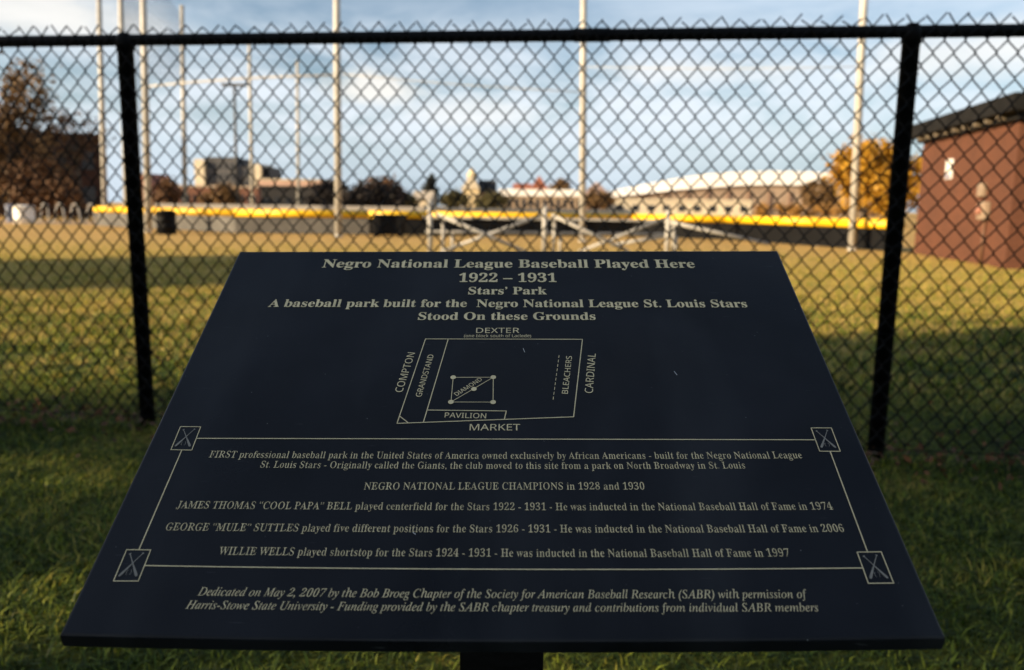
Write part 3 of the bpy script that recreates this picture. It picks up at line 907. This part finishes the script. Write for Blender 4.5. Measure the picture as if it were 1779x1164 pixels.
b2, t2, b3, t3, b7, t7 = PO[2][1], PO[2][2], PO[3][1], PO[3][2], PO[7][1], PO[7][2]
net('dark net hung between the two pale poles at the left fence post', b2 + Vector((.12, 0, .6)), t2 + Vector((.12, 0, 0)), b3 + Vector((-.12, 0, .6)), t3 + Vector((-.12, 0, 0)), 9, 70)
net('dark net stretched back from the barrel pole to a distant pole', b3 + Vector((.1, .2, 5.0)), b3.lerp(t3, .80), Vector((t7.x, t7.y, 7.6)), t7 - Vector((0, 0, .5)), 26, 14)

# ------------------------------------------------------------------ bins
def barrel(name, label, c, r, h, m, cat):
    root = empty(name, c); tag(root, label, cat)
    bm = bmesh.new(); lathe(bm, [(r * .93, 0), (r, .03), (r, h * .33), (r * 1.03, h * .345), (r, h * .36), (r, h * .66), (r * 1.03, h * .675), (r, h * .69), (r, h * .95), (r * 1.05, h * .96), (r * 1.05, h)], 26)
    obj('body', bm, m, root, True)
    bm = bmesh.new(); lathe(bm, [(r * 1.08, h + .002), (r * 1.08, h + .035), (r * .8, h + .075), (r * .15, h + .09)], 26)
    obj('lid', bm, m, root, True)
    return root


M_bin = mat('black_plastic', (.003, .003, .0033), .6, .3, 6, spec=.15)
c = gnd(290, 407); barrel('barrel', 'round black barrel standing at the foot of a net pole', c, .29, .66, M_bin, 'barrel')
c = gnd(676, 411)
root = empty('waste_bin', c); tag(root, 'wide black waste bin against the yellow capped fence', 'bin')
bm = bmesh.new(); box(bm, (-.47, -.35, .06), (.47, .35, .62), None, .05); obj('body', bm, M_bin, root)
bm = bmesh.new(); box(bm, (-.50, -.38, .623), (.50, .38, .70), None, .03); obj('lid', bm, M_bin, root)
for s in (-.36, .36):
    bm = bmesh.new(); tube(bm, [(s - .04, .22, .09), (s + .04, .22, .09)], .09, 14); obj('wheel', bm, M_bin, root)
    bm = bmesh.new(); tube(bm, [(s - .04, -.22, .09), (s + .04, -.22, .09)], .09, 14); obj('wheel', bm, M_bin, root)

# ------------------------------------------------------------------ bleachers seen from behind
BY = 16.4
bx = [at(747, 400, BY).x, at(946, 400, BY).x, at(1160, 400, BY).x]
bt = [at(747, 347, BY).z, at(946, 356, BY).z, at(1160, 364, BY).z]
bl = empty('bleachers', (bx[1], BY, 0)); tag(bl, 'low aluminium bleachers with crossed braces on the grass behind the plaque', 'bleachers')
O = Vector((bx[1], BY, 0))
for x, z in zip(bx, bt):
    bm = bmesh.new(); tube(bm, [Vector((x, BY, 0)) - O, Vector((x, BY, z)) - O], .05, 12); obj('post', bm, M_alu, bl, True)
    bm = bmesh.new(); tube(bm, [Vector((x + .22, BY + .5, 0)) - O, Vector((x + .22, BY + .5, .72)) - O], .035, 10); obj('leg', bm, M_alu, bl, True)
    bm = bmesh.new(); tube(bm, [Vector((x + .38, BY + 1.0, 0)) - O, Vector((x + .38, BY + 1.0, .42)) - O], .035, 10); obj('leg', bm, M_alu, bl, True)
for k, (a, b) in enumerate((((757, 371), (915, 438)), ((765, 438), (944, 373)), ((958, 373), (1092, 437)), ((1006, 438), (1154, 380)), ((1163, 386), (1335, 424)), ((1062, 426), (1155, 411)))):
    p, q = at(*a, BY), at(*b, BY); dy = .06 * (k % 2) - .03
    bm = bmesh.new(); tube(bm, [p - O + Vector((0, dy, 0)), q - O + Vector((0, dy, 0))], .035, 10); obj('brace', bm, M_alu, bl, True)
for k, (yy, z) in enumerate(((.42, .72), (.95, .42))):
    bm = bmesh.new(); box(bm, (bx[0] - O.x - .2, yy, z), (bx[2] - O.x + .3, yy + .26, z + .045), None, .008); obj('seat_plank', bm, M_alu, bl)

# ------------------------------------------------------------------ items on the path at the left
Yb = 36.0
rk = empty('bike_rack', (at(120, 390, Yb).x, Yb, 0)); tag(rk, 'pale metal bike rack of bent hoops on the path', 'bike rack')
bm = bmesh.new()
pts = []
xs = [at(p, 390, Yb).x - rk.location.x for p in (66, 78, 90, 104, 118, 130, 146, 158, 170)]
for i, x in enumerate(xs):
    hi = i % 2 == 1
    for k in range(7):
        t = PI * k / 6
        cx_ = x + (xs[min(i + 1, len(xs) - 1)] - x) * .0
        w = .13
        pts.append((cx_ - w * math.cos(t) + .06 * (1 if hi else 0), .0, (.72 + .14 * math.sin(t)) if hi else (.16 - .13 * math.sin(t))))
tube(bm, pts, .035, 8); obj('hoop_rail', bm, M_alu, rk, True)
for x in (xs[0] - .13, xs[-1] + .13):
    bm = bmesh.new(); tube(bm, [(x, 0, -.03), (x, 0, .2)], .035, 8); obj('foot', bm, M_alu, rk, True)
c = Vector((at(43, 390, 35.0).x, 35.0, 0)); barrel('barrel', 'white barrel on the path beside the bike rack', c, .40, .70, mat('white_plastic', (.88, .85, .78), .5, .08, 3), 'barrel')
c = Vector((at(19, 390, 37.2).x, 37.2, 0)); barrel('drum', 'narrow blue-grey drum left of the white barrel', c, .17, .72, mat('blue_grey_plastic', (.22, .25, .33), .5, .2, 3), 'drum')

# ------------------------------------------------------------------ brick building on the right
bn, bf = Vector((8.842, 14.522, 0)), Vector((9.70, 19.60, 0))
d = (bf - bn); dl = d.length; rz = math.atan2(d.y, d.x) - PI / 2
hut = empty('brick_building', bn, rz); tag(hut, 'reddish brown brick building with flat dark roof right of the field', 'building')
WH, HW = 2.60, 6.0
M_hut = brick('brown_brick', (.115, .036, .0135), (.094, .029, .0105), (.078, .036, .019), 4.6)
bm = bmesh.new(); box(bm, (0, 0, -.1), (HW, dl, WH)); wall = obj('wall', bm, M_hut, hut)
bm = bmesh.new()
box(bm, (-.32, -.45, WH + .12), (HW + .3, dl + .3, WH + .42), None, .02)
box(bm, (-.12, -.25, WH + .002), (HW + .1, dl + .12, WH + .118), None)
rf = obj('roof', bm, mat('dark_fascia', (.012, .0115, .011), .85, .4, 3, .3, 20, spec=.15), hut)
bm = bmesh.new(); box(bm, (-.36, dl - .1, WH + .09), (-.325, dl + .28, WH + .36), None, .005); obj('fascia_end', bm, mat('cream_trim', (.62, .55, .42), .6, .2), hut)
bm = bmesh.new(); box(bm, (-.03, 3.05, 1.70), (-.002, 3.42, 2.12), None, .006); sg = obj('notice_board', bm, mat('white_sign', (.82, .80, .76), .5, .1), hut)
bm = bmesh.new(); box(bm, (-.036, 3.10, 1.72), (-.0305, 3.37, 1.80)); obj('notice_strip', bm, mat('blue_grey_print', (.16, .15, .24), .5, .1), sg)
bm = bmesh.new(); box(bm, (-.09, 1.14, 1.30), (-.002, 1.40, 1.55), None, .02); obj('junction_box', bm, mat('grey_box', (.30, .22, .15), .5, .2), hut)
bm = bmesh.new(); box(bm, (-.13, .86, .86), (-.002, 1.20, 1.20), None, .03); mt = obj('meter_box', bm, mat('grey_box', (.45, .42, .36)), hut)
bm = bmesh.new(); lathe(bm, [(.09, 0), (.09, .05), (.06, .07)], 16); mg = obj('dial', bm, mat('red_label', (.34, .15, .10), .5, .2), mt); mg.location = (-.131, 1.03, 1.04); mg.rotation_euler = (0, -PI / 2, 0)
bm = bmesh.new(); tube(bm, [(-.04, 1.0, .0), (-.04, 1.0, .858)], .025, 8)
obj('conduit', bm, mat('painted_conduit', (.15, .072, .035), .6, .2), hut, True)
for k in range(9):
    y = .3 + k * .55
    bm = bmesh.new(); box(bm, (-.25, y, WH + .03), (-.122, y + .10, WH + .105), None, .01); obj('eave_block', bm, mat('pale_block', (.20, .16, .11), .6, .3), rf)  # row of small pale blocks below the eave

# ------------------------------------------------------------------ far buildings
M_win = mat('dark_window', (.03, .033, .04), .25, .3, 2)


def building(name, label, px0, px1, ptop, Y, depth, wallm, roofm, rows=0, cols=0, roof='flat', parapet=.3, cat='building', z0=-.2, rz=0.0, group=None, pivot=False):
    a, b = at(px0, ptop, Y), at(px1, ptop, Y)
    w, h = b.x - a.x, (a.z + b.z) / 2
    root = empty(name, ((a.x + b.x) / 2, Y, 0), rz); tag(root, label, cat, group)
    n0 = len(COL.objects)
    bm = bmesh.new(); hh = h if roof == 'flat' else h * .62
    box(bm, (-w / 2, 0, z0), (w / 2, depth, hh - (parapet if roof == 'flat' else 0))); obj('wall', bm, wallm, root)
    bm = bmesh.new()
    if roof == 'flat':
        box(bm, (-w / 2 - .1, -.12, hh - parapet + .003), (w / 2 + .1, depth + .12, hh))
    else:
        e = w * .06
        v = [(-w / 2 - e, -.3, hh), (w / 2 + e, -.3, hh), (0, -.3, h), (-w / 2 - e, depth, hh), (w / 2 + e, depth, hh), (0, depth, h)]
        if roof == 'side':
            v = [(-w / 2 - e, -.3, hh), (-w / 2 - e, depth, hh), (-w / 2 - e, depth / 2, h), (w / 2 + e, -.3, hh), (w / 2 + e, depth, hh), (w / 2 + e, depth / 2, h)]
        vv = [bm.verts.new(q) for q in v]
        for f_ in ((0, 1, 2), (3, 5, 4), (0, 3, 4, 1), (1, 4, 5, 2), (2, 5, 3, 0)): bm.faces.new([vv[i] for i in f_])
    obj('roof', bm, roofm, root)
    for r_ in range(rows):
        for c_ in range(cols):
            ww, wh = w / cols * .45, hh / (rows + .4) * .5
            x = -w / 2 + w / cols * (c_ + .5); z = hh / (rows + .4) * (r_ + .62)
            bm = bmesh.new(); box(bm, (x - ww / 2, -.06, z - wh / 2), (x + ww / 2, -.005, z + wh / 2)); obj('window', bm, M_win, root)
    if pivot:                # turned about its right front corner
        root.location = b.xy.to_3d()
        for ch in COL.objects[n0:]: ch.data.transform(Matrix.Translation((-w / 2, 0, 0)))
    return root


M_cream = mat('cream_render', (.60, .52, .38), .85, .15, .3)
M_grey = mat('shaded_grey_concrete', (.085, .085, .09), .85, .3, .2)  # dark tone carries the shade on the apartment block's fronts
M_tan = mat('tan_brick', (.34, .25, .165), .9, .2, .25)
M_brickfar = mat('old_red_brick', (.20, .085, .05), .9, .35, .3)
M_red = mat('rust_red_roof', (.36, .12, .065), .8, .3, .3)
M_white = mat('white_roof_membrane', (.86, .84, .80), .5, .06, .2)
M_char = mat('charcoal_cladding', (.022, .020, .020), .85, .4, .3)
M_dkbrick = mat('dark_brown_brick', (.060, .026, .016), .9, .4, .35)

# apartment block of three stepped volumes
ap = building('apartment_block', 'stepped grey apartment block with sunlit sides painted as cream strips on the skyline', 357, 408, 273, 250, 14, M_grey, M_grey, 4, 5)
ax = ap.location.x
for (p0, p1, pt, m_, nm, y0) in ((340, 357, 277, M_cream, 'painted_sunlit_end', -1.5), (408.3, 443, 288, M_grey, 'lower_wing', 1.0), (443.3, 455, 285, M_cream, 'painted_sunlit_strip', -1.0), (455.3, 469, 290, M_grey, 'end_wing', .5)):  # cream strips paint the sunlit left sides onto the front
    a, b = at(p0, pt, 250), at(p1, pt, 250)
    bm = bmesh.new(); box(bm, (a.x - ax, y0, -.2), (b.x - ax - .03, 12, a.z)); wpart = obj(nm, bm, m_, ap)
    if m_ is M_grey:
        for r_ in range(3):
            for c_ in range(3):
                x = a.x - ax + (b.x - a.x) * (c_ + .5) / 3
                bm = bmesh.new(); box(bm, (x - .6, y0 - .06, 2.5 + r_ * 3.4), (x + .6, y0 - .006, 4.1 + r_ * 3.4)); obj('window', bm, M_win, wpart)
building('brick_terrace', 'long low red brick terrace under the grey apartment block', 300, 447, 322, 118, 8, M_brickfar, mat('tan_coping', (.42, .33, .24), .8, .2), 1, 14)
building('brick_house', 'small brick house with pale gable behind the barrel pole', 225, 262, 300, 105, 8, M_brickfar, M_red, 1, 2, 'gable')
building('flat_roofed_building', 'long cream building with pinkish flat roof on the left skyline', 447, 560, 311, 160, 10, mat('pink_render', (.50, .33, .25), .85, .2, .3), M_cream, 1, 10)
building('shed', 'charcoal shed with flat roof behind the shortest net pole', 453, 546, 323, 66, 6, M_char, M_char, 1, 5, parapet=.15)
building('dark_brick_building', 'dark brown brick building behind the brown tree at far left', -160, 172, 231, 52, 12, M_dkbrick, M_dkbrick, 2, 8, rz=math.radians(29), pivot=True)
building('turreted_house', 'tall cream house with turret on the middle skyline', 803, 832, 303, 135, 6, mat('warm_cream', (.68, .55, .32), .85, .15, .3), M_cream, 2, 3, 'gable')  # yellowish cream is the house's own colour
tr_ = bpy.context.scene.objects['turreted_house']
bm = bmesh.new(); lathe(bm, [(.75, 3.0), (.75, 5.9), (.95, 5.95), (.5, 6.7), (.05, 7.3)], 10, (0.2, 1.2, 0)); obj('turret', bm, mat('warm_cream', (.68, .55, .32)), tr_)
building('dark_roofed_house', 'dark roofed house right of the cream turreted house', 831, 860, 312, 138, 7, M_tan, M_char, 1, 3, 'side')
building('cottage', 'small cream cottage with pale roof left of the cypress', 716, 748, 331, 100, 6, M_cream, mat('pale_tile', (.52, .44, .34), .8, .2), 1, 2, 'side')
building('white_roofed_hall', 'long tan hall with white flat roof in the middle distance', 868, 1012, 329, 112, 9, M_tan, M_white, 1, 12, parapet=.9)
building('gabled_house', 'orange brick house with steep red gable behind the white roofed hall', 922, 952, 305, 150, 8, M_red, M_red, 1, 2, 'gable')
building('gabled_house', 'brown gabled house between the steep red gable and the middle pole', 956, 992, 309, 155, 8, mat('brown_shingle', (.24, .13, .08), .85, .3), mat('brown_shingle', (.24, .13, .08)), 1, 3, 'gable')
building('gabled_house', 'pinkish gabled house just right of the middle net pole', 1022, 1056, 316, 150, 8, mat('pink_render', (.50, .33, .25)), mat('grey_pink_tile', (.36, .27, .25), .85, .3), 1, 3, 'gable')
building('terrace_house', 'small red roofed house behind the left end of the white roofed hall', 893, 922, 318, 170, 8, M_cream, M_red, 1, 3, 'side')
# arena with long white curved roof
YA = 150
ar = empty('arena', (at(1260, 360, YA).x, YA, 0)); tag(ar, 'wide tan arena with a long white curved roof', 'arena')
prof = [(1062, 332), (1100, 325), (1140, 317), (1180, 309), (1230, 302), (1290, 298), (1350, 297), (1420, 299), (1480, 303), (1540, 309), (1580, 315)]
top = [(at(x, y, YA).x - ar.location.x, at(x, y, YA).z) for x, y in prof]
bm = bmesh.new()
for k in range(len(top) - 1):
    (xa, za), (xb, zb) = top[k], top[k + 1]
    ta = min(2.5, 1.1 + (k) * .35); tb = min(2.5, 1.1 + (k + 1) * .35)
    vs = [bm.verts.new(v) for v in ((xa, -.6, za - ta), (xb, -.6, zb - tb), (xb, -.2, zb), (xa, -.2, za), (xa, 30, za - ta), (xb, 30, zb - tb), (xb, 30, zb), (xa, 30, za))]
    for f_ in ((0, 1, 2, 3), (3, 2, 6, 7), (4, 7, 6, 5), (0, 4, 5, 1)): bm.faces.new([vs[i] for i in f_])
obj('roof', bm, M_white, ar)
bm = bmesh.new()
lo = [(x, -.2) for x, z in top]; up_ = [(x, z - min(2.5, 1.1 + k * .35) - .01) for k, (x, z) in enumerate(top)]
for (x, z), (x2, z2) in zip(up_, up_[1:]):
    q = [bm.verts.new(v) for v in ((x, 0, -.2), (x2, 0, -.2), (x2, 0, z2), (x, 0, z), (x, 28, -.2), (x2, 28, -.2), (x2, 28, z2), (x, 28, z))]
    bm.faces.new(q[:4]); bm.faces.new(q[4:][::-1]); bm.faces.new((q[3], q[2], q[6], q[7]))
obj('wall', bm, mat('ribbed_tan_panels', (.36, .27, .195), .8, .25, .35), ar)
for k in range(14):
    x = top[0][0] + (top[-1][0] - top[0][0]) * (k + .7) / 14.5
    bm = bmesh.new(); box(bm, (x - .22, -.35, -.2), (x + .22, -.005, 4.4), None); obj('pier', bm, mat('brown_pier', (.25, .16, .11), .85, .25), ar)
building('pavilion', 'low cream building with green doors in front of the arena', 1064, 1306, 346, 118, 7, mat('pale_cream', (.66, .57, .42), .85, .12, .3), M_cream, 1, 9, parapet=.4)

# ------------------------------------------------------------------ vegetation
def V3(px, py, Y): return at(px, py, Y)


L_brown = mat('brown_autumn_leaves', (.25, .145, .05), .7, .5, 2, col2=(.085, .048, .02), island=.7, transl=.2)
L_olive = mat('olive_leaves', (.15, .125, .04), .7, .5, 2, col2=(.06, .055, .02), island=.7, transl=.2)
L_dark = mat('dark_evergreen_leaves', (.02, .022, .012), .7, .5, 2, island=.7)
L_hedge = mat('dark_hedge_leaves', (.020, .014, .012), .8, .5, 2, island=.7)
L_orange = mat('orange_autumn_leaves', (.60, .33, .018), .65, .4, 2, col2=(.30, .15, .012), island=.7, transl=.25)
L_rust = mat('rust_twigs', (.14, .065, .022), .8, .4, 2, island=.7)
L_shade = mat('shade_tree_leaves', (.07, .09, .03), .6, .4, 2, island=.7, transl=.15)


def tree_px(name, label, Y, ell, n, leaf, lm, tr, clump, cat='tree', group=None, fill=.5, limbs=9, dep=.8):
    """ell: crown ellipses (px, py, rx, ry) as measured"""
    b = at(ell[0][0], ell[0][1], Y); base = Vector((b.x, Y, 0)); bl_ = []
    for (x, y, rx, ry) in ell:
        c_ = at(x, y, Y); k = Y / FPX
        bl_.append((c_.x - b.x, 0, c_.z, rx * k, max(rx, 12) * k * dep, ry * k))
    return tree(name, label, base, bl_, n, leaf, lm, tr, clump, M_bark, cat, group, fill, limbs)


tree_px('autumn_tree', 'tall brown autumn tree at the far left above the brick building', 44, [(12, 190, 70, 70), (45, 150, 45, 55), (-60, 220, 90, 80), (25, 250, 80, 70), (-20, 310, 90, 50)], 6800, .13, L_brown, .28, .34, fill=.3, limbs=34)
tree_px('bare_tree', 'thin nearly bare tree in front of the dark brick building', 46, [(130, 215, 34, 34), (100, 240, 45, 40), (150, 250, 28, 36)], 900, .12, L_rust, .12, .35, fill=.3, limbs=26)
tree_px('autumn_shrub', 'rust brown shrub in front of the dark brick wall', 43, [(60, 320, 60, 40), (105, 335, 45, 28)], 2200, .13, L_rust, .1, .3, 'shrub')
tree_px('orange_tree', 'bright orange autumn tree beside the brick building', 54, [(1505, 300, 52, 52), (1480, 290, 30, 40), (1535, 285, 32, 42), (1515, 330, 50, 40), (1570, 310, 50, 50)], 9000, .17, L_orange, .22, .3, fill=.35)
tree_px('cypress', 'narrow dark cypress on the middle skyline', 110, [(748, 352, 12, 14), (748, 334, 9, 16), (748, 318, 5, 14)], 2500, .22, L_dark, .2, .22)
for i, (lab, x, y, rx, ry, lm, Y) in enumerate((
        ('olive tree in front of the cream turreted house', 790, 346, 22, 11, L_olive, 100), ('round olive tree below the dark roofed house', 852, 349, 24, 9, L_olive, 96),
        ('small olive tree beside the cottage', 706, 350, 13, 12, L_olive, 92), ('brown bare crowned tree over the dark hedge', 668, 328, 32, 18, L_rust, 90),
        ('rust coloured tree right of the middle net pole', 1038, 346, 20, 16, L_brown, 92), ('brown tree between the two gables', 975, 325, 16, 14, L_brown, 130),
        ('rust tree in front of the brick terrace', 385, 342, 32, 16, L_brown, 80), ('dark rust tree left of the brick terrace', 288, 338, 22, 22, L_rust, 84),
        ('brown tree before the right end of the arena', 1425, 335, 26, 26, L_brown, 90))):
    tree_px('background_tree', lab, Y, [(x, y, rx, ry), (x + rx * .5, y + ry * .3, rx * .7, ry * .6), (x - rx * .5, y + ry * .4, rx * .6, ry * .6)], 2200, .2, lm, .16, .3, group='trees on the skyline', limbs=12)
hd = tree_px('hedge', 'tall dark hedge behind the fence right of the charcoal shed', 60, [(570, 342, 30, 22), (615, 345, 40, 24), (660, 345, 36, 22), (680, 350, 16, 20)], 8000, .16, L_hedge, .08, .28, 'hedge', fill=.1)
tree_px('low_hedge', 'low orange hedge in front of the arena', 75, [(1330, 366, 26, 8), (1380, 366, 40, 8), (1440, 366, 40, 7), (1500, 367, 40, 8), (1545, 368, 24, 8)], 4500, .13, mat('orange_hedge_leaves', (.34, .17, .03), .7, .4, 2, island=.7), .05, .18, 'hedge', fill=.1, limbs=4)

# shade trees standing outside the view, up-sun: they throw the shadow over the plaque and the fence
sd = Vector((math.sin(SUN_AZ), math.cos(SUN_AZ), 0)); pd = Vector((-sd.y, sd.x, 0))
GAPS = [(-.2, 1.85, 1.3, .45, .99), (-1.9, 2.8, .8, .36, .97), (-2.7, 2.2, .6, .3, .95), (1.5, 2.1, .26, .25, .97), (2.2, 2.75, .3, .28, .97), (-1.3, 1.85, .6, .3, .97), (-1.7, 2.3, .5, .22, .97), (-2.6, 3.2, .6, .2, .9), (-2.2, 3.9, .9, .3, .85), (3.0, 4.6, .9, .25, .8)]
for lab, s_, p_, bl_, n_ in (
        ('broad shade tree left behind the camera, nearest the field', -17, 2.6, [(0, 0, 7.4, 2.2, 2.2, 2.1), (.2, -.2, 5.0, 2.2, 2.2, 1.6), (.4, -.3, 3.2, 2.0, 2.0, 1.3)], 17000),
        ('broad shade tree left behind the camera, second from the field', -16, -.9, [(0, 0, 7.2, 2.4, 2.4, 2.2), (.2, -.2, 4.8, 2.4, 2.4, 1.6), (.4, -.3, 3.0, 2.2, 2.2, 1.3)], 17000),
        ('broad shade tree left behind the camera, farthest from the field', -15, -4.8, [(0, 0, 7.0, 2.6, 2.6, 2.4), (.4, -.3, 4.2, 2.5, 2.5, 1.8)], 13000),
        ('lone round shade tree beside the field, far left outside the view', -15, 13.2, [(0, 0, 4.7, 3.0, 3.0, 2.1)], 12000)):
    tree('shade_tree', lab, sd * s_ + pd * p_, bl_, n_, .16, L_shade, .22, .3, M_bark, group='shade trees up-sun of the plaque', fill=.2, gaps=GAPS)
